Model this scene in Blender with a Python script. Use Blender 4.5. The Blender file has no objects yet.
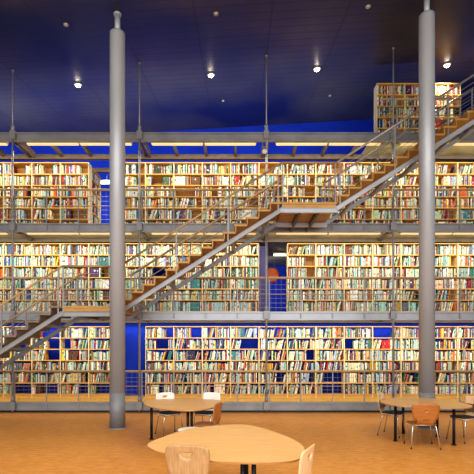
import bpy, math, random
from mathutils import Vector, Matrix
R = random.Random(11)
C = bpy.context.scene.collection
H = 1.8; F = 425.0; PX0 = 237.0; PY0 = 346.0      # eye height, focal length and horizon of the photograph
PI = math.pi

# ------------------------------------------------------------------ materials
def mat(name, col, rough=0.5, metal=0.0, emis=None, es=1.0, noise=None, nscale=8.0, stretch=None, bump=0.0, spec=0.5, detail=4):
    m = bpy.data.materials.new(name); m.use_nodes = True
    nt = m.node_tree; b = nt.nodes['Principled BSDF']
    b.inputs['Base Color'].default_value = (*col, 1); b.inputs['Roughness'].default_value = rough
    b.inputs['Metallic'].default_value = metal; b.inputs['Specular IOR Level'].default_value = spec
    if emis:
        b.inputs['Emission Color'].default_value = (*emis, 1); b.inputs['Emission Strength'].default_value = es
    if noise is not None:
        tc = nt.nodes.new('ShaderNodeTexCoord'); mp = nt.nodes.new('ShaderNodeMapping')
        if stretch: mp.inputs['Scale'].default_value = stretch
        n = nt.nodes.new('ShaderNodeTexNoise'); n.inputs['Scale'].default_value = nscale; n.inputs['Detail'].default_value = detail
        r = nt.nodes.new('ShaderNodeValToRGB')
        r.color_ramp.elements[0].position = 0.3; r.color_ramp.elements[1].position = 0.7
        r.color_ramp.elements[0].color = (*col, 1); r.color_ramp.elements[1].color = (*noise, 1)
        nt.links.new(tc.outputs['Object'], mp.inputs['Vector']); nt.links.new(mp.outputs['Vector'], n.inputs['Vector'])
        nt.links.new(n.outputs['Fac'], r.inputs['Fac']); nt.links.new(r.outputs['Color'], b.inputs['Base Color'])
        if bump:
            bp = nt.nodes.new('ShaderNodeBump'); bp.inputs['Strength'].default_value = bump
            nt.links.new(n.outputs['Fac'], bp.inputs['Height']); nt.links.new(bp.outputs['Normal'], b.inputs['Normal'])
    return m

M = {}
M['steel'] = mat('grey_painted_steel', (.24,.25,.27), .45, .2, noise=(.32,.33,.34), nscale=3)
M['steel_pale'] = mat('pale_grey_steel', (.36,.39,.43), .4, .2, noise=(.42,.45,.49), nscale=3)
M['column'] = mat('column_paint', (.34,.38,.42), .42, .2, noise=(.40,.44,.48), nscale=2, stretch=(1,1,.3))
M['column_dark'] = mat('column_band_paint', (.19,.20,.22), .5, .1, noise=(.23,.24,.26), nscale=4)
M['rail'] = mat('bronze_rail', (.36,.25,.12), .4, .15, noise=(.44,.31,.16), nscale=4)
M['wire'] = mat('wire_steel', (.30,.28,.25), .4, .3, noise=(.38,.36,.33), nscale=9)
M['joist'] = mat('brown_steel_joist', (.10,.075,.06), .55, .1, noise=(.14,.11,.09), nscale=5)
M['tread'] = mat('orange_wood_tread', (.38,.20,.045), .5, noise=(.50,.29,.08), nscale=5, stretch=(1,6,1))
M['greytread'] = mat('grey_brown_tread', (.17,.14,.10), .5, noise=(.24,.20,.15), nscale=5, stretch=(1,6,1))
M['shelf'] = mat('honey_wood_shelf', (.60,.32,.055), .5, noise=(.72,.42,.09), nscale=3, stretch=(1,8,8))
M['upright'] = mat('pale_wood_upright', (.74,.60,.34), .5, noise=(.82,.68,.42), nscale=3, stretch=(8,8,1))
M['back'] = mat('brown_back_panel', (.30,.13,.02), .6, noise=(.38,.18,.035), nscale=3, stretch=(8,8,1))
M['deckwood'] = mat('walkway_wood', (.66,.36,.05), .5, noise=(.76,.45,.09), nscale=3, stretch=(1,6,1))
M['plinth'] = mat('plinth_wood', (.56,.32,.05), .5, noise=(.64,.38,.08), nscale=3)
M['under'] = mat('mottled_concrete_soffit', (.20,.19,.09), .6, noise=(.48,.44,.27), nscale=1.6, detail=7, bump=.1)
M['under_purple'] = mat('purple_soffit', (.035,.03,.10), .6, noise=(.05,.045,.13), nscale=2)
M['blue'] = mat('cobalt_wall_paint', (.006,.026,.30), .8, noise=(.010,.036,.37), nscale=1.2, spec=.15)
M['purple'] = mat('violet_wall_paint', (.05,.04,.20), .5, noise=(.06,.05,.24), nscale=1.2)
M['black'] = mat('black_metal', (.012,.012,.014), .4, .3, noise=(.02,.02,.022), nscale=9)
M['seatblack'] = mat('black_upholstery', (.015,.015,.018), .7, noise=(.03,.03,.033), nscale=40)
M['chrome'] = mat('chrome_tube', (.62,.62,.62), .22, .9, noise=(.7,.7,.7), nscale=3)
M['table'] = mat('beech_table_top', (.62,.35,.12), .33, noise=(.70,.42,.17), nscale=3, stretch=(1,7,1))
M['edge'] = mat('table_edge_band', (.36,.17,.05), .4, noise=(.42,.21,.07), nscale=3)
M['oak'] = mat('light_oak_plywood', (.36,.21,.09), .45, noise=(.50,.32,.15), nscale=6, stretch=(9,9,1))
M['palewood'] = mat('pale_beech_plywood', (.70,.46,.26), .4, noise=(.78,.55,.33), nscale=5, stretch=(6,6,1))
M['whitewood'] = mat('white_plywood', (.78,.74,.68), .35, noise=(.84,.80,.75), nscale=5)
M['orange'] = mat('orange_brown_plywood', (.34,.12,.022), .35, noise=(.42,.16,.035), nscale=5, stretch=(1,1,5))
M['dkbrown'] = mat('dark_brown_overlay', (.12,.075,.05), .35, noise=(.17,.11,.075), nscale=5, stretch=(1,1,5))
M['redbrown'] = mat('red_brown_plywood', (.34,.13,.04), .3, noise=(.42,.18,.06), nscale=5)
M['housing'] = mat('lamp_housing_cream', (.62,.50,.33), .5, noise=(.68,.56,.38), nscale=4)
M['diffuser'] = mat('warm_diffuser', (.9,.75,.5), .5, emis=(1.0,.72,.38), es=0.5, noise=(.95,.8,.55), nscale=2)
M['tube'] = mat('fluorescent_tube', (1,.95,.85), .5, emis=(1,.88,.66), es=2.2, noise=(1,.97,.9), nscale=2)
M['bulb'] = mat('spot_bulb', (1,.95,.85), .5, emis=(1,.85,.62), es=45, noise=(1,.97,.9), nscale=2)
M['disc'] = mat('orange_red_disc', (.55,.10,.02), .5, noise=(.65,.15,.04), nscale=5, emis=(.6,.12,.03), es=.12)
M['white'] = mat('white_plastic', (.75,.73,.68), .4, noise=(.8,.78,.74), nscale=5)

def ceiling_mat():
    m = mat('dark_panel_ceiling', (.02,.02,.04), .42, .35)
    nt = m.node_tree; b = nt.nodes['Principled BSDF']; L = nt.links.new
    tc = nt.nodes.new('ShaderNodeTexCoord')
    n = nt.nodes.new('ShaderNodeTexNoise'); n.inputs['Scale'].default_value = .22; n.inputs['Detail'].default_value = 5
    mp = nt.nodes.new('ShaderNodeMapping'); mp.inputs['Scale'].default_value = (1,.8,1); mp.inputs['Location'].default_value = (1.5,.4,0)
    L(tc.outputs['Object'], mp.inputs['Vector']); L(mp.outputs['Vector'], n.inputs['Vector'])
    r = nt.nodes.new('ShaderNodeValToRGB')
    r.color_ramp.elements[0].position = .38; r.color_ramp.elements[0].color = (.014,.016,.065,1)
    r.color_ramp.elements[1].position = .66; r.color_ramp.elements[1].color = (.14,.105,.07,1)  # navy and brown patches paint in reflections of blue wall and warm floor
    L(n.outputs['Fac'], r.inputs['Fac'])
    # fine board joints across, wide panel joints every 1.73 m
    sx = nt.nodes.new('ShaderNodeSeparateXYZ'); L(tc.outputs['Object'], sx.inputs[0])
    def lines(out, period, offs, width):
        a = nt.nodes.new('ShaderNodeMath'); a.operation = 'ADD'; a.inputs[1].default_value = offs; L(out, a.inputs[0])
        p = nt.nodes.new('ShaderNodeMath'); p.operation = 'PINGPONG'; p.inputs[1].default_value = period/2; L(a.outputs[0], p.inputs[0])
        c = nt.nodes.new('ShaderNodeMath'); c.operation = 'LESS_THAN'; c.inputs[1].default_value = width; L(p.outputs[0], c.inputs[0])
        return c.outputs[0]
    l1 = lines(sx.outputs['Y'], .30, 0, .018); l2 = lines(sx.outputs['X'], 1.73, .94, .022)
    mx = nt.nodes.new('ShaderNodeMath'); mx.operation = 'MAXIMUM'; L(l1, mx.inputs[0]); L(l2, mx.inputs[1])
    mu = nt.nodes.new('ShaderNodeMath'); mu.operation = 'MULTIPLY'; mu.inputs[1].default_value = .45; L(mx.outputs[0], mu.inputs[0])
    mix = nt.nodes.new('ShaderNodeMix'); mix.data_type = 'RGBA'
    L(mu.outputs[0], mix.inputs['Factor']); L(r.outputs['Color'], mix.inputs['A']); mix.inputs['B'].default_value = (.012,.011,.02,1)
    L(mix.outputs['Result'], b.inputs['Base Color'])
    return m
M['ceiling'] = ceiling_mat()

def floor_mat():
    m = mat('mottled_orange_linoleum', (.6,.28,.08), .42, spec=.45)
    nt = m.node_tree; b = nt.nodes['Principled BSDF']; L = nt.links.new
    tc = nt.nodes.new('ShaderNodeTexCoord')
    def noise(s, st, d):
        mp = nt.nodes.new('ShaderNodeMapping'); mp.inputs['Scale'].default_value = st; L(tc.outputs['Object'], mp.inputs['Vector'])
        n = nt.nodes.new('ShaderNodeTexNoise'); n.inputs['Scale'].default_value = s; n.inputs['Detail'].default_value = d
        n.inputs['Roughness'].default_value = .7; L(mp.outputs['Vector'], n.inputs['Vector']); return n.outputs['Fac']
    r = nt.nodes.new('ShaderNodeValToRGB'); r.color_ramp.elements[0].position = .33; r.color_ramp.elements[1].position = .7
    r.color_ramp.elements[0].color = (.50,.20,.035,1); r.color_ramp.elements[1].color = (.74,.36,.085,1)
    L(noise(9, (.6,1.6,1), 8), r.inputs['Fac'])
    mix = nt.nodes.new('ShaderNodeMix'); mix.data_type = 'RGBA'; mix.blend_type = 'MULTIPLY'; mix.inputs['Factor'].default_value = .5
    r2 = nt.nodes.new('ShaderNodeValToRGB'); r2.color_ramp.elements[0].position = .35; r2.color_ramp.elements[1].position = .65
    r2.color_ramp.elements[0].color = (.82,.78,.72,1); r2.color_ramp.elements[1].color = (1,1,1,1)
    L(noise(.9, (1,1,1), 4), r2.inputs['Fac'])
    L(r.outputs['Color'], mix.inputs['A']); L(r2.outputs['Color'], mix.inputs['B']); L(mix.outputs['Result'], b.inputs['Base Color'])
    return m
M['floor'] = floor_mat()

def book_mat():
    m = mat('book_covers', (.5,.5,.5), .5)
    nt = m.node_tree; b = nt.nodes['Principled BSDF']
    a = nt.nodes.new('ShaderNodeAttribute'); a.attribute_name = 'Col'
    nt.links.new(a.outputs['Color'], b.inputs['Base Color'])
    return m
M['book'] = book_mat()

# ------------------------------------------------------------------ mesh builder
class MB:
    def __init__(s): s.v = []; s.f = []; s.c = []; s.sm = []
    def box(s, x0, x1, y0, y1, z0, z1, col=None, rot=None):
        n = len(s.v)
        P = [(x0,y0,z0),(x1,y0,z0),(x1,y1,z0),(x0,y1,z0),(x0,y0,z1),(x1,y0,z1),(x1,y1,z1),(x0,y1,z1)]
        if rot: P = [tuple(rot @ Vector(p)) for p in P]
        s.v += P
        for q in ((0,3,2,1),(4,5,6,7),(0,1,5,4),(1,2,6,5),(2,3,7,6),(3,0,4,7)):
            s.f.append(tuple(n+i for i in q)); s.c.append(col); s.sm.append(False)
        return s
    def quad(s, pts, col=None):
        n = len(s.v); s.v += [tuple(p) for p in pts]; s.f.append(tuple(range(n, n+len(pts)))); s.c.append(col); s.sm.append(False); return s
    def bar(s, a, b, w, h, up=(0,0,1)):
        # square bar from a to b: w across, h along 'up'
        a = Vector(a); b = Vector(b); d = (b-a).normalized(); u = Vector(up)
        side = d.cross(u).normalized(); u = side.cross(d).normalized()
        n = len(s.v)
        for p in (a, b):
            for sx, sz in ((-1,-1),(1,-1),(1,1),(-1,1)):
                s.v.append(tuple(p + side*sx*w/2 + u*sz*h/2))
        for q in ((0,1,2,3),(7,6,5,4),(0,4,5,1),(1,5,6,2),(2,6,7,3),(3,7,4,0)):
            s.f.append(tuple(n+i for i in q)); s.c.append(None); s.sm.append(False)
        return s
    def tube(s, pts, r, n=10, caps=True):
        pts = [Vector(p) for p in pts]; rs = r if isinstance(r, (list, tuple)) else [r]*len(pts)
        rings = []; prev = None
        for i, p in enumerate(pts):
            if i == 0: d = pts[1]-pts[0]
            elif i == len(pts)-1: d = pts[-1]-pts[-2]
            else: d = (pts[i+1]-p).normalized() + (p-pts[i-1]).normalized()
            d.normalize()
            if prev is None:
                t = Vector((0,0,1)) if abs(d.z) < .9 else Vector((1,0,0))
                u = d.cross(t).normalized()
            else:
                u = (prev - d*prev.dot(d)).normalized()
            prev = u; w = d.cross(u)
            k = len(s.v); rings.append(k)
            for j in range(n):
                a = 2*PI*j/n; s.v.append(tuple(p + (u*math.cos(a)+w*math.sin(a))*rs[i]))
        for a, b in zip(rings, rings[1:]):
            for j in range(n):
                s.f.append((a+j, a+(j+1)%n, b+(j+1)%n, b+j)); s.c.append(None); s.sm.append(n > 5)
        if caps:
            s.f.append(tuple(rings[0]+j for j in reversed(range(n)))); s.c.append(None); s.sm.append(False)
            s.f.append(tuple(rings[-1]+j for j in range(n))); s.c.append(None); s.sm.append(False)
        return s
    def lathe(s, prof, cx=0, cy=0, n=32):
        rings = []
        for r, z in prof:
            rings.append(len(s.v))
            for j in range(n):
                a = 2*PI*j/n; s.v.append((cx+r*math.cos(a), cy+r*math.sin(a), z))
        for i, (a, b) in enumerate(zip(rings, rings[1:])):
            flat = abs(prof[i][1]-prof[i+1][1]) < 1e-4
            for j in range(n):
                s.f.append((a+j, a+(j+1)%n, b+(j+1)%n, b+j)); s.c.append(None); s.sm.append(not flat)
        s.f.append(tuple(rings[0]+j for j in reversed(range(n)))); s.c.append(None); s.sm.append(False)
        s.f.append(tuple(rings[-1]+j for j in range(n))); s.c.append(None); s.sm.append(False)
        return s
    def prism(s, pts, z0, z1):
        n = len(s.v); k = len(pts)
        s.v += [(p[0],p[1],z0) for p in pts] + [(p[0],p[1],z1) for p in pts]
        s.f.append(tuple(n+i for i in reversed(range(k)))); s.f.append(tuple(n+k+i for i in range(k)))
        s.c += [None]*2; s.sm += [False]*2
        for i in range(k):
            j = (i+1) % k; s.f.append((n+i, n+j, n+k+j, n+k+i)); s.c.append(None); s.sm.append(False)
        return s
    def mesh(s, name):
        me = bpy.data.meshes.new(name); me.from_pydata(s.v, [], s.f)
        me.polygons.foreach_set('use_smooth', s.sm)
        if any(c is not None for c in s.c):
            at = me.color_attributes.new('Col', 'FLOAT_COLOR', 'CORNER'); buf = []
            for f, c in zip(s.f, s.c):
                c = c or (.5,.5,.5)
                for _ in f: buf += [c[0],c[1],c[2],1]
            at.data.foreach_set('color', buf)
        me.update(); return me
    def build(s, name, m, parent=None, loc=None):
        o = bpy.data.objects.new(name, s.mesh(name)); o.data.materials.append(m if not isinstance(m, str) else M[m])
        C.objects.link(o)
        if parent: o.parent = parent
        if loc: o.location = loc
        return o

def tag(o, label=None, cat=None, group=None, kind=None):
    if label: o['label'] = label
    if cat: o['category'] = cat
    if group: o['group'] = group
    if kind: o['kind'] = kind
    return o
def thing(name, label, cat, loc=(0,0,0), rz=0, group=None):
    o = bpy.data.objects.new(name, None); o.empty_display_size = .2; C.objects.link(o)
    o.location = loc; o.rotation_euler = (0,0,rz); return tag(o, label, cat, group)
def copy_thing(root, loc, rz, label=None, group=None, drop=()):
    r = root.copy(); C.objects.link(r); r.location = loc; r.rotation_euler = (0,0,rz)
    if label: r['label'] = label
    if group: r['group'] = group
    for ch in list(root.children):
        if ch.name.split('.')[0] in drop: continue
        c = ch.copy(); C.objects.link(c); c.parent = r
        for g in list(ch.children):
            d = g.copy(); C.objects.link(d); d.parent = c
    return r
ORD = ['zeroth','first','second','third','fourth','fifth','sixth','seventh','eighth','ninth','tenth','eleventh','twelfth','thirteenth','fourteenth','fifteenth','sixteenth','seventeenth','eighteenth','nineteenth','twentieth'] + ['twenty-'+w for w in ('first','second','third','fourth','fifth','sixth','seventh','eighth','ninth')] + ['thirtieth'] + ['thirty-'+w for w in ('first','second','third','fourth','fifth','sixth','seventh','eighth','ninth')] + ['fortieth']

# ------------------------------------------------------------------ levels (metres)
YB = 11.6                     # plane of the front beams
YS = 12.6                     # plane of the bookcase fronts
YW = 16.9                     # main back wall
Z1, Z2, Z3, Z4 = .27, 2.73, 5.13, 7.60
PITCH = .8425; XK0 = (3.3-PX0)/F*YS
def xk(k): return XK0 + PITCH*k
HX = [(12.6-PX0+126.9*i)/F*11.5 for i in range(-1,5)]      # hanger rods
def zc(x, y): return 9.28 + .058*(x+6.13) + .165*(y-YB)

# ------------------------------------------------------------------ setting
XL, XR, YN = -14, 14, -5
fl = MB().box(XL, XR, YN, YW+.2, -.2, 0).build('floor', 'floor'); tag(fl, kind='structure')
cb = MB(); n = 0
P = [(XL,YN),(XR,YN),(XR,YW+.2),(XL,YW+.2)]
cb.v = [(x,y,zc(x,y)) for x,y in P] + [(x,y,zc(x,y)+.25) for x,y in P]
cb.f = [(0,3,2,1),(4,5,6,7),(0,1,5,4),(1,2,6,5),(2,3,7,6),(3,0,4,7)]; cb.c=[None]*6; cb.sm=[False]*6
tag(cb.build('ceiling', 'ceiling'), kind='structure')
tag(MB().box(XL, XR, YW, YW+.2, 0, 12).build('wall_back', 'blue'), kind='structure')
tag(MB().box(XL, XR, 13.15, 13.25, 0, Z2-.23).build('wall_partition', 'blue'), kind='structure')
# violet pier of the middle level beside the blue opening
tag(MB().box(xk(9)-.02, xk(9)+.30, 13.2, 13.4, Z2, Z3-.22).build('trim_1', 'purple'), kind='structure')

# walkway platform of the ground level
t = thing('walkway_platform', 'low honey wood walkway platform along the ground level bookcases with grey steel kerb', 'platform', (0,YB,0))
def P_(mb, name, m, par): o = mb.build(name, m, par); o.location = -par.location; return o
P_(MB().box(-12,12,YB+.02,13.13,.0,Z1-.02), 'base', 'plinth', t)
P_(MB().box(-12,12,YB+.05,13.13,Z1-.02,Z1), 'floor_boards', 'deckwood', t)
kb = MB().box(-12,12,YB-.02,YB+.02,.05,Z1).box(-12,12,YB-.07,YB+.05,Z1-.035,Z1+.005).box(-12,12,YB-.06,YB+.02,.05,.075)
P_(kb, 'kerb_beam', 'steel', t)
for k in range(-3, 4):
    x = .79+3.46*k/2
P_(MB().box(-12,12,YB+.0,YB+.02,.001,.05), 'kerb_shadow_strip', 'black', t)  # black strip standing in for the shadow under the kerb

def deck(zt, zname, label, x0=-12, x1=12, under='under', open_frame=False, hole=None):
    t = thing('walkway_deck', label, 'walkway', (0,YB,zt-.2))
    fb = MB().box(x0,x1,YB-.01,YB+.03,zt-.22,zt).box(x0,x1,YB-.06,YB+.03,zt-.03,zt+.005).box(x0,x1,YB-.06,YB+.03,zt-.225,zt-.195)
    P_(fb, 'front_beam', 'steel' if zt != Z2 else 'steel_pale', t)
    P_(MB().box(x0,x1,YS+.02,YS+.14,zt-.24,zt-.1), 'rear_beam', 'joist', t)
    return t
# L2 deck
d2 = deck(Z2, 'middle', 'middle level walkway deck with pale grey front beam and dark violet underside')
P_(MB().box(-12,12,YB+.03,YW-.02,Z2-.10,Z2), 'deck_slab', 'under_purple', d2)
for x in HX:
    P_(MB().box(x-.06,x+.06,YB+.03,YS+.0,Z2-.22,Z2-.1), 'joist', 'joist', d2)
d3 = deck(Z3, 'upper', 'upper level walkway deck with grey front beam and mottled olive concrete underside')
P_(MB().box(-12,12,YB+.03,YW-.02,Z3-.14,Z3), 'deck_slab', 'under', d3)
for x in HX:
    P_(MB().box(x-.04,x+.04,YB+.03,YS+.0,Z3-.22,Z3-.14), 'joist', 'joist', d3)
d4 = deck(Z4, 'top', 'topmost grey beam and open brown joist frame, solid deck under the highest bookcase')
P_(MB().box(3.75,12,YB+.03,YW-.02,Z4-.14,Z4), 'deck_slab', 'under', d4)
for hx in HX[:-1]:
    for q in range(4):
        x = hx + 3.46*q/4
        if x > 3.7: continue
        if q == 0: mb = MB().box(x-.085,x-.05,YB+.03,YS+.02,Z4-.22,Z4-.04).box(x+.05,x+.085,YB+.03,YS+.02,Z4-.22,Z4-.04)
        else: mb = MB().box(x-.035,x+.035,YB+.03,YS+.02,Z4-.18,Z4-.06)
        P_(mb, 'joist', 'joist', d4)
P_(MB().box(-12,3.9,13.5,13.62,Z4-.26,Z4-.14), 'tie_beam', 'joist', d4)

# hanger rods
for i, x in enumerate(HX[1:5]):
    zt = zc(x, YB)
    side = ['leftmost', 'second from the left', 'third from the left', 'rightmost'][i]
    t = thing('hanger_rod', f'{side} of four slim grey hanger rods running from ceiling to kerb beam', 'hanger rod', (x, YB-.10, 0), 0, 'hanger rods before the bookcases')
    MB().tube([(0,0,.02),(0,0,Z4-.1)], .030, 10).build('lower_rod', 'steel', t)
    MB().tube([(0,0,Z4-.1),(0,0,zt-.02)], .02, 10).build('upper_rod', 'steel', t)
    MB().lathe([(.035,zt-.05),(.035,zt-.015)], n=14).build('ceiling_plate', 'steel', t)
    for z in (Z1, Z2, Z3, Z4):
        MB().box(-.07,.07,-.035,.04,z-.2,z+.02).build('clamp', 'steel', t)
        MB().lathe([(.045,z+.02),(.045,z+.14),(.03,z+.17)], n=12).build('coupler', 'steel', t)

# ------------------------------------------------------------------ columns
def column(x, label, xz):
    t = thing('round_column', label, 'column', (x, 9.33, 0), 0, 'round grey columns')
    prof = [(.168,1.06-.28),(.168,xz-.07),(.165,xz-.03),(.12,xz)]
    MB().lathe([(.166,.78)]+[(.166,xz-.08),(.165,xz-.035),(.10,xz)], n=40).build('shaft', 'column', t)
    MB().lathe([(.168,.02),(.168,.78)], n=40).build('base_band', 'column_dark', t)
    MB().lathe([(.20,0),(.20,.02)], n=40).build('floor_ring', 'steel', t)
    ze = zc(x, 9.33)
    MB().lathe([(.062,xz-.01),(.062,ze)], n=24).build('top_pin', 'column', t)
    MB().lathe([(.085,ze-.05),(.085,ze-.012)], n=24).build('ceiling_flange', 'column', t)
column((117.5-PX0)/F*9.33, 'left round grey column with thin top pin and darker base band', H+(346-32)/F*9.33)
column((426.8-PX0)/F*9.33, 'right round grey column rising behind the right table, darker base band', H+(346-14)/F*9.33)

# ------------------------------------------------------------------ guard rails
def guard(x0, x1, zt, rh, label, y=YB-.04, name='guard_rail', wires=True, step=.865):
    t = thing(name, label, 'railing', (x0, y, zt), 0, 'walkway guard rails')
    L = x1-x0
    MB().tube([(0,0,rh),(L,0,rh)], .033, 8).build('handrail', 'rail', t)
    MB().tube([(0,0,rh*.52),(L,0,rh*.52)], .014, 6).build('mid_rail', 'rail', t)
    k = math.ceil((x0-HX[0])/step - 1e-6)
    x = HX[0]+k*step
    while x < x1+.01:
        MB().box(x-x0-.014,x-x0+.014,-.01,.01,-.18,rh).build('post', 'steel', t); x += step
    w = MB()
    for q in (.12,.26,.40,.66,.80): w.tube([(0,0,rh*q),(L,0,rh*q)], .0045, 4)
    nx = int(L/.14)
    for i in range(nx+1): w.tube([(i*.14,0,.03),(i*.14,0,rh)], .0022, 3, caps=False)
    w.build('wire_mesh', 'wire', t)
    return t
guard(-10, 10, Z1, .84, 'long bronze guard rail with wire mesh along the ground level walkway')
guard(-10, -4.06, Z2, .92, 'middle level guard rail left of the lower stair landing')
guard(-2.72, 10, Z2, .92, 'long middle level guard rail right of the lower stair landing')
guard(-10, 1.03, Z3, .92, 'upper level guard rail left of the upper stair landing')
guard(2.31, 10, Z3, .92, 'upper level guard rail right of the upper stair landing')
guard(3.95, 6.1, Z4, .92, 'short guard rail in front of the highest bookcase')

# ------------------------------------------------------------------ staircase
SYN, SYF = 9.86, 11.02
SL = .64
def flight(x0, z0, x1, z1, label, wood='tread'):
    t = thing('stair_flight', label, 'stairs', (x0, SYN, z0), 0, 'straight stair flights')
    dx = x1-x0; dz = z1-z0; n = round(dz/.172); g = dx/n; r = dz/n; W = SYF-SYN
    for i in range(n):
        xx = i*g; zz = (i+1)*r
        MB().box(xx-.02, xx+g+.01, -.03, W+.03, zz-.045, zz).build('tread', wood, t)
        MB().box(xx+.0, xx+.025, -.02, W+.02, zz-r+.0, zz-.045).build('riser', wood, t)
    ang = math.atan2(dz, dx); nx, nz = -math.sin(ang), math.cos(ang)
    off = .19
    for yy, nm in ((0, 'near'), (W, 'far')):
        a = Vector((-.02, yy, -off+.03)); b = Vector((dx+.02, yy, dz-off+.03))
        sb = MB().bar(a, b, .035, .08)
        for s in (-1, 1):
            sh = Vector((nx,0,nz))*.04*s
            sb.bar(a+sh, b+sh, .07, .014)
        sb.build('stringer', 'steel_pale' if z0 > 4 else 'steel', t)
        # handrail with returned ends and wires
        MB().tube([(0,yy,.92),(dx,yy,dz+.92)], .026, 8).build('handrail', 'rail' if z0 < 4.5 else 'wire', t)
        w = MB()
        for q in (.22,.40,.58,.75): w.tube([(0,yy,q),(dx,yy,dz+q)], .006, 5)
        w.build('rail_wires', 'wire', t)
        for q in (.02, .35, .67, .98):
            MB().box(dx*q-.015, dx*q+.015, yy-.012, yy+.012, dz*q-.15, dz*q+.92).build('post', 'steel', t)
    for q in (.1,.3,.5,.7,.9):
        MB().box(dx*q-.03, dx*q+.03, .0, W, dz*q-off-.02, dz*q-off+.04).build('cross_bar', 'steel', t)
    return t
def landing(x0, x1, z, label):
    t = thing('stair_landing', label, 'stairs', (x0, SYN, z), 0, 'stair landings')
    L = x1-x0; W = SYF-SYN; D = YB-.07-SYN
    MB().box(-.0, L, -.03, D, -.05, -.002).build('landing_floor', 'tread', t)
    MB().box(.02, L-.02, -.01, D, -.13, -.05).build('fascia', 'tread', t)
    for yy in (0, W):
        MB().box(-.02, L+.02, yy-.018, yy+.018, -.24, -.14).box(-.02,L+.02,yy-.04,yy+.04,-.154,-.14).box(-.02,L+.02,yy-.04,yy+.04,-.245,-.231).build('edge_beam', 'steel_pale' if z > 4 else 'steel', t)
    for q in (.33, .67):
        MB().box(L*q-.03, L*q+.03, 0, D, -.25, -.13).build('cross_beam', 'joist', t)
    MB().tube([(0,0,.92),(L,0,.92)], .026, 8).build('handrail', 'rail', t)
    w = MB()
    for q in (.22,.40,.58,.75): w.tube([(0,0,q),(L,0,q)], .0075, 5)
    w.build('rail_wires', 'wire', t)
    MB().tube([(0,W,.92),(.10,W,.92)], .026, 8).build('handrail', 'rail', t)
    MB().tube([(L-.1,W,.92),(L,W,.92)], .026, 8).build('handrail', 'rail', t)
    for x in (.03, L-.03):
        MB().box(x-.015,x+.015,-.012,.012,-.2,.92).build('post', 'steel', t)
        MB().box(x-.015,x+.015,W-.012,W+.012,-.2,.92).build('post', 'steel', t)
A0, A1, B0, B1 = -4.06, -2.72, 1.03, 2.31
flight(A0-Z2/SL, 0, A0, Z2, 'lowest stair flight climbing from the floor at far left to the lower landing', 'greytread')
flight(A1, Z2, B0, Z3, 'middle stair flight with orange wood steps between the two landings')
flight(B1, Z3, B1+(Z4-Z3)/SL, Z4, 'highest stair flight rising rightward behind the right column')
landing(A0, A1, Z2, 'lower stair landing just left of the left column')
landing(B0, B1, Z3, 'upper stair landing with orange wood floor in the middle of the picture')

# ------------------------------------------------------------------ bookcases
SP = .335; PL = .08; ST = .028; D = .30
def make_case(back, tiers=6, name='bookcase'):
    t = thing(name, 'bookcase', 'bookcase', (0,0,0))
    hh = PL + tiers*SP + ST
    for x0, x1 in ((.001,.014),(PITCH-.014,PITCH-.001)):
        MB().box(x0,x1,0,D,0,hh).build('side_panel', 'upright', t)
    for i in range(tiers):
        z = PL + i*SP
        MB().box(.014,PITCH-.014,.004,D-.01,z,z+ST).build('shelf', 'shelf', t)
    MB().box(.014,PITCH-.014,-.004,D-.01,hh-ST,hh).build('top_board', 'shelf', t)
    MB().box(.014,PITCH-.014,.02,D-.02,.0,PL).build('plinth', 'plinth', t)
    if back: MB().box(.014,PITCH-.014,D-.01,D-.001,PL,hh).build('back_panel', 'back', t)
    return t
LV = {1: (Z1, 'ground level'), 2: (Z2, 'middle level'), 3: (Z3, 'upper level'), 4: (Z4, 'top level')}
bays = [(1,k) for k in range(-1,18) if k != 4] + [(2,k) for k in range(-1,18) if k != 9] + [(3,k) for k in range(-1,18) if k != 3] + [(4,k) for k in (13,14,15)]
open_case = None; back_case = None
bay_no = {}
cnt = {}
for lv, k in bays:
    z, nm = LV[lv]
    cnt[lv] = cnt.get(lv, 0)+1; bay_no[(lv,k)] = cnt[lv]
    o_ = lv == 1 or (lv, k) in ((2,5),)
    if lv == 4: lab = ['left','middle','right'][k-13] + ' bookcase of the three standing highest, near the ceiling'
    else:
        lab = f'{ORD[cnt[lv]]} bookcase from the left on the {nm}, ' + ('backless honey wood shelves' if o_ else 'honey wood with brown back')
    grp = f'bookcases on the {nm}'
    loc = (xk(k)+(.19 if lv == 4 else 0), YS+(.2 if lv == 4 else 0), z)
    if o_:
        if open_case is None: open_case = make_case(False); c = open_case; c.location = loc; tag(c, lab, 'bookcase', grp)
        else: c = copy_thing(open_case, loc, 0, lab, grp)
    else:
        if back_case is None: back_case = make_case(True); c = back_case; c.location = loc; tag(c, lab, 'bookcase', grp)
        else: c = copy_thing(back_case, loc, 0, lab, grp)
# end case turned sideways beside the upper gap
side_case = copy_thing(back_case, (xk(3)-.02, YS+.36, Z3), PI/2, 'bookcase turned sideways at the upper level gap beside the blue wall', 'bookcases on the upper level')
# rotate 90 about z: local x -> +y, local y -> -x : front faces +x

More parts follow.
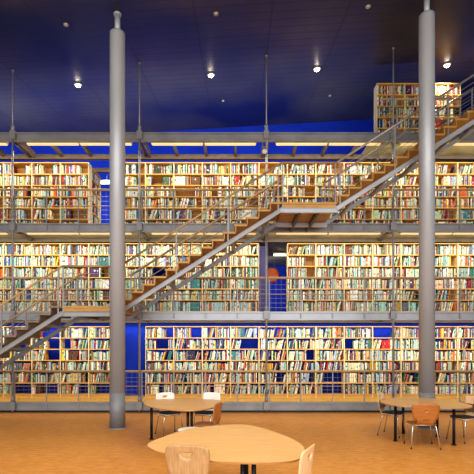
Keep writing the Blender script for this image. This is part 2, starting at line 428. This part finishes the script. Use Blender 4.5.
# ------------------------------------------------------------------ books
def srgb(r,g,b): return tuple(((v/255)/12.92 if v/255<=.04045 else ((v/255+.055)/1.055)**2.4) for v in (r,g,b))
PALE = [('cream',(236,226,196)),('white',(242,240,232)),('pale green',(196,222,190)),('mint',(176,214,196)),('pale grey',(196,196,188)),('pale blue',(168,196,214)),('ivory',(246,236,208)),('light teal',(140,190,184)),('sand',(206,182,140))]
MID = [('teal',(44,128,128)),('green',(50,104,70)),('blue',(44,82,150)),('brown',(112,66,38)),('olive',(120,116,60)),('grey',(120,122,124)),('ochre',(196,140,40)),('dusty rose',(186,120,112))]
HOT = [('red',(182,36,30)),('orange',(224,110,30)),('yellow',(236,200,60)),('dark red',(110,24,26)),('navy',(24,34,78)),('black',(24,24,28)),('purple',(92,52,110))]
def pick(lv):
    r = R.random()
    a, b = {1:(.52,.76),2:(.56,.84),3:(.50,.72),4:(.48,.70)}[lv]
    nm, c = R.choice(PALE) if r < a else (R.choice(MID) if r < b else R.choice(HOT))
    return nm, srgb(*[max(0,min(255, v+R.randint(-12,12))) for v in c])
empties = {(1,13,0):(.05,.68),(1,12,1):(.0,.35),(1,8,1):(.35,.95),(1,6,0):(.6,1.),(1,5,0):(.75,1.),(1,5,1):(.4,.8),(1,2,1):(-.1,.35),(1,1,2):(.5,1.0),(1,1,0):(.3,1.),(1,0,1):(.2,.8),(1,1,1):(.55,1.),
           (2,5,2):(.3,.8),(3,0,0):(.4,.75),(3,1,5):(.5,1.),(3,4,0):(.72,1.),(3,5,1):(.25,.6),(3,6,2):(.08,.75),(3,11,0):(.6,1.),(3,9,0):(.0,.45),(3,10,0):(.0,.08),(3,14,1):(.5,1.),(3,1,0):(.4,.7),(3,2,4):(.35,.8),
           (1,9,4):(.6,.85),(1,10,4):(.75,1.),(1,11,4):(.3,.9),(1,10,5):(.85,1.),(1,11,5):(.25,1.),(1,2,5):(.6,1.),(1,1,5):(.3,.9),(1,0,5):(.35,1.),(1,3,5):(.25,1.)}
stuff = MB(); cands = []
def book_geo(mb, x, y, z, w, h, d, col, ang=0, band=None, fwd=None):
    M4 = Matrix.Translation((x,y,z)) @ Matrix.Rotation(ang, 4, 'Y')
    if fwd is not None: M4 = fwd @ M4
    mb.box(0, w*.96, 0, d, 0, h, col, M4)
    # pages on top
    mb.quad([M4@Vector(p) for p in ((w*.1,.006,h+.0006),(w*.86,.006,h+.0006),(w*.86,d-.004,h+.0006),(w*.1,d-.004,h+.0006))], (.75,.7,.58))
    if band:
        z0, z1, bc = band
        mb.quad([M4@Vector(p) for p in ((w*.02,-.0015,h*z0),(w*.94,-.0015,h*z0),(w*.94,-.0015,h*z1),(w*.02,-.0015,h*z1))], bc)
def fill(lv, k, fwd=None, xoff=None):
    z0 = 0 if fwd is not None else LV[lv][0]
    xb = 0 if fwd is not None else xk(k)+(.19 if lv == 4 else 0)
    yb = 0 if fwd is not None else YS+(.2 if lv == 4 else 0)
    for row in range(6):                # row 0 = top
        zs = z0 + PL + (5-row)*SP + ST + .001
        ex = empties.get((lv,k,row))
        x = .022; end = PITCH-.022; idx = 0
        if ex is None and R.random() < (.30 if lv in (3,4) else (.08 if lv==2 else .14)):
            if R.random() < .6: end -= R.uniform(.08,.3)
            else: s = R.uniform(.2,.7); ex = (s, s+R.uniform(.08,.25))
        series = 0; ang = 0; run = 0; hb = R.uniform(.22,.275); col = None
        while True:
            if ex and xb is not None:
                a, b = ex[0]*PITCH, ex[1]*PITCH
                if x < b and x+.03 > a: x = b+.004; ang = 0; run = 0; ex = None
            if run <= 0:
                run = R.randint(3,9); ang = 0
                lp = {1:.30,2:.12,3:.16,4:.15}[lv]
                if R.random() < lp: ang = R.uniform(.10,.30)
                hb = R.uniform(.235,.285); series = R.random() < .08; base = pick(lv)
            w = R.triangular(.012,.038,.020) if not series else .03
            if R.random() < .03: w = R.uniform(.045,.06)
            h = min(.298, max(.17, hb + (0 if series else R.uniform(-.035,.035))))
            nm, c = base if series else pick(lv)
            sh_ = R.uniform(.72,1.05) if series else R.uniform(.82,1.04); c = tuple(min(1,v*sh_) for v in c)
            d = R.uniform(.15,.22)
            adv = w/math.cos(ang)
            reach = h*math.sin(ang) + adv if ang else w
            if x + reach > end: break
            # lean: rotate clockwise, standing on its lower right corner
            yy = yb + .008 + R.uniform(0,.03)
            bc = None
            if R.random() < .6:
                z_ = R.uniform(.08,.7); v = R.choice([(.7,.68,.6),(.04,.04,.05),(.35,.3,.15),(.3,.06,.05),(.1,.2,.25)]); bc = (z_, min(.95,z_+R.uniform(.06,.25)), v)
            if ang: zz = zs + w*math.sin(ang)
            else: zz = zs
            idx += 1
            rec = (xb+x, yy, zz, w, h, d, c, ang, bc, lv, k, row, idx, nm)
            if fwd is None and not ang: cands.append(rec)
            else: book_geo(stuff, xb+x, yy, zz, w, h, d, c, ang, bc, fwd)
            if ang and run == 1: x += reach+.003
            else: x += adv+R.choice((.001,.003,.005))
            run -= 1
for lv, k in bays: fill(lv, k)
fill(3, 99, Matrix.Translation(side_case.location) @ Matrix.Rotation(PI/2, 4, 'Z') )
def clear(rec):
    x, y, z, w, h = rec[:5]; lv, k = rec[9], rec[10]
    px = PX0 + x/y*F; px2 = PX0 + (x+w)/y*F
    if px < 1 or px2 > 473: return False
    if px2 > 107 and px < 127: return False
    if px2 > 417 and px < 437: return False
    for hx in HX:
        hp = PX0+hx/(YB-.1)*F
        if px2 > hp-2 and px < hp+2: return False
    if lv == 1: return k >= 5 and rec[11] < 3 or k >= 5 and rec[11] == 3
    if lv == 2: return k >= 10
    if lv == 3: return (k < 3 or 4 < k < 8) and rec[11] < 2 
    return False
ok = sorted([r for r in cands if clear(r)], key=lambda r: -r[3]*r[4])[:300]
chosen = set(id(r) for r in ok)
for r in cands:
    if id(r) not in chosen: book_geo(stuff, *r[:9])
sb = stuff.build('books', 'book')
tag(sb, 'all the other books packed upright and leaning on every shelf', 'books', kind='stuff')
def size_word(w, h): return 'very thick' if w > .058 else ('thick' if w > .04 else 'tall')
for r in ok:
    x,y,z,w,h,d,c,ang,bc,lv,k,row,idx,nm = r
    mb = MB(); book_geo(mb, 0,0,0, w,h,d,c,0,bc)
    o = mb.build('book', 'book'); o.location = (x,y,z)
    tag(o, f'{size_word(w,h)} {nm} book, {ORD[idx]} on {ORD[row+1]} shelf down, {ORD[bay_no[(lv,k)]]} {LV[lv][1]} bookcase', 'book', f'books on the {LV[lv][1]} shelves')

# ------------------------------------------------------------------ strip lights under the beams
def strip(x, y, z, L, label, grp, name='strip_light', dm='diffuser'):
    t = thing(name, label, 'light', (x,y,z), 0, grp)
    MB().box(0,L,-.05,.05,0,.05).build('housing', 'housing', t)
    MB().box(.02,L-.02,-.055,.045,-.03,0).build('diffuser', dm, t)
for lv, zt in ((4,Z4),(3,Z3),(2,Z2)):
    i = 0
    for hx in HX[:-1]:
        for q in (0,1):
            x = hx+.27+q*1.46
            if x+1.44 < -7 or x > 7: continue
            i += 1
            strip(x, YB+.14, zt-(.18 if lv == 2 else .215), 1.44, f'{ORD[i]} warm strip light from the left under the {["","middle","upper","topmost"][lv-1]} front beam', f'strip lights under the {["","middle","upper","topmost"][lv-1]} beam')
def tube(px, py, y, L, label):
    x = (px-PX0)/F*y; z = H+(PY0-py)/F*y
    t = thing('fluorescent_light', label, 'light', (x,y,z), 0, 'white tube lights by the blue wall')
    MB().box(0,L,-.06,.06,.03,.08).build('housing', 'white', t)
    MB().tube([(.0,0,0),(L,0,0)], .035, 10).build('tube', 'tube', t)
    MB().tube([(L/2,0,.08),(L/2,0,.30)], .012, 6).build('stem', 'steel', t)
tube(96, 183, 14.6, .75, 'white tube light glowing in the blue gap of the upper level')
tube(273.5, 255, 14.4, .52, 'white tube light above the blue gap of the middle level')
tube(464, 115.5, 14.0, .9, 'white tube light at far right behind the highest stair flight')
t = thing('emergency_light', 'small white emergency light on the dark ceiling of the middle level gap', 'light', ((277.5-PX0)/F*13.6, 13.6, H+(PY0-243.5)/F*13.6))
MB().box(0,.19,-.04,.04,0,.055).build('housing', 'white', t); MB().box(.01,.18,-.045,.035,-.02,0).build('lens', 'white', t)
# globe on the third hanger
t = thing('globe_lamp', 'small round pale globe lamp beside the third hanger rod below the top beam', 'light', (HX[3]-.06, YB-.2, H+(PY0-151.5)/F*(YB-.2)))
MB().lathe([(.003,-.065),(.035,-.055),(.058,-.03),(.066,0),(.058,.03),(.035,.055),(.003,.065)], n=20).build('globe', 'white', t)
MB().lathe([(.02,.06),(.02,.14)], n=10).build('stem', 'steel', t)
# orange round object in the middle-level gap
yd = 13.9; x = (271.5-PX0)/F*yd; z = H+(PY0-275)/F*yd
t = thing('hanging_disc', 'round orange red disc hanging on two cords before the blue wall, middle level gap', 'ornament', (x,yd,z))
d_ = MB().lathe([(.02,-.03),(.20,-.025),(.26,0),(.20,.025),(.02,.03)], n=36).build('disc', 'disc', t); d_.rotation_euler = (PI/2,0,0)
for s in (-1,1): MB().tube([(s*.10,0,.22),(s*.10,0,Z3-.14-z)], .007, 6).build('cord', 'wire', t)

# ------------------------------------------------------------------ ceiling fittings
cnx = Vector((-.058,-.165,1)).normalized()
def at_ceiling(px, py):
    a = (px-PX0)/F; b = (PY0-py)/F
    # H + b*y = 9.28+.058*(a*y+6.13)+.165*(y-11.6)
    y = (9.28+.058*6.13-.165*YB-H)/(b-.058*a-.165); return a*y, y
tilt = Vector((0,0,1)).rotation_difference(cnx)
for i,(px,py) in enumerate(((78,84),(211,74),(317,68),(447,64))):
    x, y = at_ceiling(px, py); z = zc(x,y)
    nm = ['leftmost','second from left','third from left','rightmost'][i]
    t = thing('downlight', f'{nm} of four bright round downlights in the dark ceiling', 'light', (x,y,z), 0, 'bright ceiling downlights')
    t.rotation_mode = 'QUATERNION'; t.rotation_quaternion = tilt
    MB().lathe([(.10,-.035),(.12,-.03),(.12,-.002)], n=24).build('trim_ring', 'steel', t)
    MB().lathe([(.005,-.085),(.045,-.075),(.065,-.05),(.065,-.036)], n=20).build('bulb', 'bulb', t)
    li = bpy.data.lights.new('downlight_lamp', 'SPOT'); li.energy = 260; li.spot_size = 1.9; li.spot_blend = .8; li.color = (1,.82,.6); li.shadow_soft_size = .1
    lo = bpy.data.objects.new('downlight_lamp', li); C.objects.link(lo); lo.location = (x, y, z-.16)
for i,(px,py) in enumerate(((66,24),(216,13),(368,6),(223,100),(330,95))):
    x, y = at_ceiling(px, py); z = zc(x,y)
    lab = ['small grey ceiling sensor near the upper left', 'small grey ceiling sensor at top middle', 'small grey ceiling sensor at top right', 'small ceiling sensor just below the second downlight', 'small ceiling sensor just below the third downlight'][i]
    t = thing('ceiling_sensor', lab, 'sensor', (x,y,z), 0, 'ceiling sensors'); t.rotation_mode = 'QUATERNION'; t.rotation_quaternion = tilt
    r = .06 if i < 3 else .045
    MB().lathe([(r*.3,-.05),(r*.8,-.04),(r,-.02),(r,-.002)], n=18).build('dome', 'wire', t)

# ------------------------------------------------------------------ tables
def smooth_loop(pts, n=8):
    out = []; N = len(pts)
    for i in range(N):
        p0,p1,p2,p3 = (Vector(pts[(i+j-1)%N]) for j in range(4))
        for q in range(n):
            t = q/n
            out.append(.5*((2*p1)+(p2-p0)*t+(2*p0-5*p1+4*p2-p3)*t*t+(3*p1-p0-3*p2+p3)*t**3))
    return out
TH = .72
def table(pts, legs, label, mats='table', centre=None):
    cx = sum(p[0] for p in pts)/len(pts); cy = sum(p[1] for p in pts)/len(pts)
    t = thing('table', label, 'table', (cx,cy,0), 0, 'rounded reading tables')
    L = smooth_loop([(p[0]-cx,p[1]-cy) for p in pts])
    area = sum(a.x*b.y-b.x*a.y for a,b in zip(L, L[1:]+L[:1]))
    if area < 0: L.reverse()
    MB().prism(L, TH-.004, TH).build('table_top', mats, t)
    MB().prism([p*.998 for p in L], TH-.022, TH-.004).build('edge_band', 'edge', t)
    for lx, ly in legs:
        MB().tube([(lx-cx,ly-cy,.012),(lx-cx,ly-cy,TH-.028)], .026, 14).build('leg', 'black', t)
        MB().lathe([(.045,0),(.045,.01),(.028,.02)], lx-cx, ly-cy, n=18).build('foot', 'black', t)
    if label.startswith('near'):
        MB().lathe([(.03,TH-.13),(.05,TH-.11),(.15,TH-.045),(.15,TH-.024)], legs[2][0]-cx, legs[2][1]-cy, n=24).build('collar', 'black', t)
    fr = MB()
    for (a, b) in zip(legs, legs[1:]+legs[:1]):
        fr.bar((a[0]-cx,a[1]-cy,TH-.05), (b[0]-cx,b[1]-cy,TH-.05), .03, .04)
    fr.build('under_frame', 'black', t)
    return t
table([(-.985,4.70),(-.864,5.08),(-.686,5.46),(-.454,5.68),(-.096,5.84),(.14,5.82),(.388,5.5),(.64,4.95),(.71,4.5),(.58,4.06),(.28,3.96),(-.12,3.98),(-.40,4.08),(-.69,4.27),(-.86,4.42)],
      [(-.66,4.75),(.0,4.35),(.12,4.22),(.42,4.9),(-.1,5.4)][:1]+[(.06,4.38),(.18,4.55),(.12,5.4)], 'near rounded beech table filling the bottom centre')
table([(-1.81,8.35),(-1.70,7.85),(-1.47,7.50),(-1.17,7.25),(-.77,7.15),(-.46,7.42),(-.28,7.9),(-.27,8.3),(-.50,8.58),(-.95,8.64),(-1.36,8.66),(-1.68,8.58)],
      [(-1.65,8.2),(-.92,7.95),(-.88,8.25)], 'far left rounded beech table with black legs, chairs around it')
table([(2.76,8.15),(2.90,7.72),(3.18,7.54),(3.55,7.42),(3.95,7.44),(4.18,7.56),(4.30,7.86),(4.26,8.3),(4.12,8.65),(3.85,8.88),(3.6,8.95),(3.25,8.82),(2.92,8.52)],
      [(3.0,8.05),(3.42,8.75),(3.94,7.72),(3.98,8.45)], 'long rounded beech table at right in front of the column')

# ------------------------------------------------------------------ chairs  (front faces +y locally, backrest at -y)
def back_mesh(hole=True, round_top=.04):
    # backrest surface as rings between a smile-shaped hand hole and the outline
    N = 72; cz = .70
    def outer(a):
        hw, zt, zb = .205, .825, .515
        ca, sa = math.cos(a), math.sin(a); p = 7.0
        hh = (zt-cz) if sa > 0 else (cz-zb)
        r = (abs(ca/hw)**p + abs(sa/hh)**p)**(-1/p)
        x, z = r*ca, cz + r*sa
        return x*(1-.12*max(0,(cz-z)/(cz-zb))), z + (.012*math.cos(x/.205*1.4) if sa > 0 else 0)
    def hole_pt(a):
        ca, sa = math.cos(a), math.sin(a)
        if sa >= 0: return .050*ca, cz+.065+.004*sa + .008*abs(ca)**2
        return .050*ca, cz+.065+.040*sa + .008*abs(ca)**2
    def bend(x, z):
        y = -.20 + .55*x*x*1.0 - .12*(z-.5) - (.25*max(0, z-.76)**2)
        return y
    mb = MB(); M_ = 5; th = .011
    idx = {}
    for side in (0,1):
        for s in range(M_+1):
            for i in range(N):
                a = 2*PI*i/N; h = hole_pt(a); o = outer(a)
                if not hole: h = (0.002*math.cos(a), cz+.002*math.sin(a))
                x = h[0]+(o[0]-h[0])*s/M_; z = h[1]+(o[1]-h[1])*s/M_
                idx[(side,s,i)] = len(mb.v); mb.v.append((x, bend(x,z)-side*th, z))
    for s in range(M_):
        for i in range(N):
            j = (i+1)%N
            mb.f.append((idx[0,s,i],idx[0,s,j],idx[0,s+1,j],idx[0,s+1,i])); mb.f.append((idx[1,s,i],idx[1,s+1,i],idx[1,s+1,j],idx[1,s,j]))
            mb.c += [None]*2; mb.sm += [True]*2
    for i in range(N):
        j = (i+1)%N
        mb.f.append((idx[0,M_,i],idx[0,M_,j],idx[1,M_,j],idx[1,M_,i])); mb.f.append((idx[0,0,i],idx[1,0,i],idx[1,0,j],idx[0,0,j]))
        mb.c += [None]*2; mb.sm += [False]*2
    return mb
def seat_pts(s=1.0):
    out = []
    for i in range(40):
        a = 2*PI*i/40; ca, sa = math.cos(a), math.sin(a); p = 4
        r = (abs(ca/(.205*s))**p+abs(sa/(.20*s))**p)**(-1/p); out.append((r*ca, r*sa+.02))
    return out
def make_chair(wood, pad, label, loc, rz, hole=True, scale=1.0, wide=1.0, back_overlay=False):
    t = thing('chair', label, 'chair', loc, rz, 'plywood reading chairs')
    t.scale = (scale*wide,scale,scale)
    back_mesh(hole).build('backrest', wood, t)
    mb = MB(); pts = seat_pts(); z0 = .435
    mb.prism(pts, z0, z0+.012)
    mb.build('seat', wood, t)
    if pad: MB().prism([(x*.95,y*.95+.002) for x,y in pts], z0+.012, z0+.03).build('seat_pad', 'seatblack', t)
    if back_overlay:  # thin dark brown layer over the lower half of the backrest front
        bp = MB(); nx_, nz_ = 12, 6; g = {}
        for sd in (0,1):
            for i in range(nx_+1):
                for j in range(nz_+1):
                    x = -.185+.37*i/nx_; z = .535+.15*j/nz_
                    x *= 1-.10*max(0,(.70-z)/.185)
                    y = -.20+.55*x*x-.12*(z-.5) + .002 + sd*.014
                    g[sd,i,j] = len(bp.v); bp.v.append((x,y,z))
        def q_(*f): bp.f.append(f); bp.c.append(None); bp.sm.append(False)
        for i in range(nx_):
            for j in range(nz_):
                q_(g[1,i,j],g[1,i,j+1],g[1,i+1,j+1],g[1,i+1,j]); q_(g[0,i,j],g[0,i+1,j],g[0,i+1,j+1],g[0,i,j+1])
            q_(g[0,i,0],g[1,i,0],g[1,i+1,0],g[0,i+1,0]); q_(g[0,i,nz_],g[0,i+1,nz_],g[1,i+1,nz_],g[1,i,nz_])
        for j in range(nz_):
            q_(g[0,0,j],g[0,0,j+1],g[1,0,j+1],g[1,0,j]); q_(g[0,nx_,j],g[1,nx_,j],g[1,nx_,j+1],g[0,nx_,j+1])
        bp.build('back_overlay', 'dkbrown', t)['label'] = 'dark brown layer on the lower backrest'
    # neck strip joining seat and back
    nk = MB(); S = []
    for q in range(9):
        u = q/8; ang = u*PI/2
        S.append((-.155-.055*math.sin(ang)*1.0, .441+.10*(1-math.cos(ang)) + .02*u))
    for (y0,za),(y1,zb) in zip(S,S[1:]): nk.bar((0,y0,za),(0,y1,zb), .26, .012, up=(0,-.5,.6))
    nk.build('neck', wood, t)
    fr = MB(); fr.tube([(-.17,-.13,.42),(.17,-.13,.42)], .009, 8); fr.tube([(-.17,.15,.42),(.17,.15,.42)], .009, 8)
    fr.tube([(-.165,-.13,.42),(-.165,.15,.42)], .009, 8); fr.tube([(.165,-.13,.42),(.165,.15,.42)], .009, 8)
    fr.build('seat_frame', 'chrome', t)
    for sx in (-1,1):
        for y0, y1 in ((-.13,-.22),(.15,.21)):
            lg = MB().tube([(sx*.165,y0,.42),(sx*.175,y0+(y1-y0)*.1,.39),(sx*.215,y1,.012)], .010, 8).build('leg', 'chrome', t)
            MB().lathe([(.014,0),(.014,.02)], sx*.215, y1, n=10).build('leg_cap', 'black', t)
    return t
def ch(px, y, *a, **k): return (px-PX0)/F*y
# near chairs
r_ = math.radians
make_chair('oak', False, 'oak plywood chair with smile-shaped hand hole, nearest, front left of near table', (ch(188,4.0)+.03,4.21,0), r_(-9), scale=1.045)
make_chair('palewood', False, 'pale chair turned sideways at the right end of the near table', (.45,4.03,0), r_(64), scale=1.045)
# far left table
make_chair('whitewood', True, 'cream-backed chair behind the far left table, hand hole visible, left side', (-1.37,8.62,0), r_(212), back_overlay=True)
make_chair('whitewood', True, 'white-backed chair behind the far left table, right side', (-.62,8.62,0), r_(155), back_overlay=True, hole=False)
make_chair('redbrown', False, 'red brown chair drawn up to the right side of the far left table', (-.53,7.45,0), r_(72), hole=False, scale=.98)
# right table
make_chair('orange', False, 'orange brown chair seen from behind at the front of the right table', (ch(423.5,7.55),7.62,0), r_(-5), hole=False, scale=.95, wide=1.2)
make_chair('palewood', True, 'pale wood chair with hand hole at the left end of the right table', (3.14,8.62,0), r_(234), back_overlay=True)
make_chair('palewood', True, 'chair with dark lower back at the right end of the right table', (4.33,8.10,0), r_(108), hole=False, back_overlay=True)
t = thing('stool', 'round white stool whose seat just shows behind the near table', 'stool', (-.75,6.9,0))
MB().lathe([(.19,.43),(.212,.437),(.212,.446),(.19,.455),(.10,.46),(.02,.461)], n=40).build('seat', 'whitewood', t)
for a in range(4):
    ca, sa = math.cos(a*PI/2+.78), math.sin(a*PI/2+.78)
    MB().tube([(.12*ca,.12*sa,.43),(.19*ca,.19*sa,.003)], .011, 8).build('leg', 'chrome', t)

# ------------------------------------------------------------------ lights
def area(name, loc, rot, sx, sy, e, col):
    l = bpy.data.lights.new(name, 'AREA'); l.shape = 'RECTANGLE'; l.size = sx; l.size_y = sy; l.energy = e; l.color = col
    o = bpy.data.objects.new(name, l); C.objects.link(o); o.location = loc; o.rotation_euler = rot; return o
for zt, e in ((Z4,215),(Z3,215),(Z2,180)):
    area('strip_lamp', (0, YB+.16, zt-.27), (math.radians(38),0,0), 20, .08, e, (1,.91,.74))
for z, e, x, sx in ((7.3,120,-3.7,1.0),(4.75,60,.9,.8),(2.4,0,0,1)):
    if e: area('gap_lamp', (x,14.6,z), (math.radians(30),0,0), sx, .2, e, (.9,.9,1))
area('blue_wall_fill', (0, 13.9, 7.3), (math.radians(140),0,0), 22, .2, 460, (.8,.95,1))  # added unseen lamp brightening the top of the blue wall
area('blue_bounce_fill', (0, 16.3, 8.2), (math.radians(205),0,0), 22, .2, 120, (.22,.32,1))  # added lamp imitating blue wall bounce on the ceiling
area('warm_ceiling_fill', (0, 4.5, 5.2), (PI,0,0), 16, 3, 330, (1,.80,.55))  # added unseen fill that warms the front of the ceiling
area('partition_fill', (0, 12.98, 2.36), (math.radians(25),0,0), 20, .06, 40, (.75,.9,1))  # added hidden lamp brightening the partition behind the ground level shelves
area('camera_side_fill', (0,-4.3,3.4), (math.radians(90),0,0), 20, 5, 1400, (.96,.98,1))  # unseen fill added behind the camera to light the hall
area('overhead_fill', (0,3.0,6.6), (0,0,0), 14, 6, 780, (1,.90,.76))  # unseen overhead fill added to lift floor and tables
w = bpy.data.worlds.new('world'); bpy.context.scene.world = w; w.use_nodes = True
w.node_tree.nodes['Background'].inputs['Color'].default_value = (.75,.72,.75,1); w.node_tree.nodes['Background'].inputs['Strength'].default_value = .35

# ------------------------------------------------------------------ camera
cam = bpy.data.cameras.new('camera'); co = bpy.data.objects.new('camera', cam); C.objects.link(co)
co.location = (0,0,H); co.rotation_euler = (PI/2,0,0)
cam.sensor_width = 36; cam.lens = 36*F/474; cam.shift_y = (PY0-237)/474; cam.clip_end = 100
bpy.context.scene.camera = co
sc = bpy.context.scene
sc.view_settings.view_transform = 'Standard'; sc.view_settings.look = 'Medium High Contrast'; sc.view_settings.exposure = 0
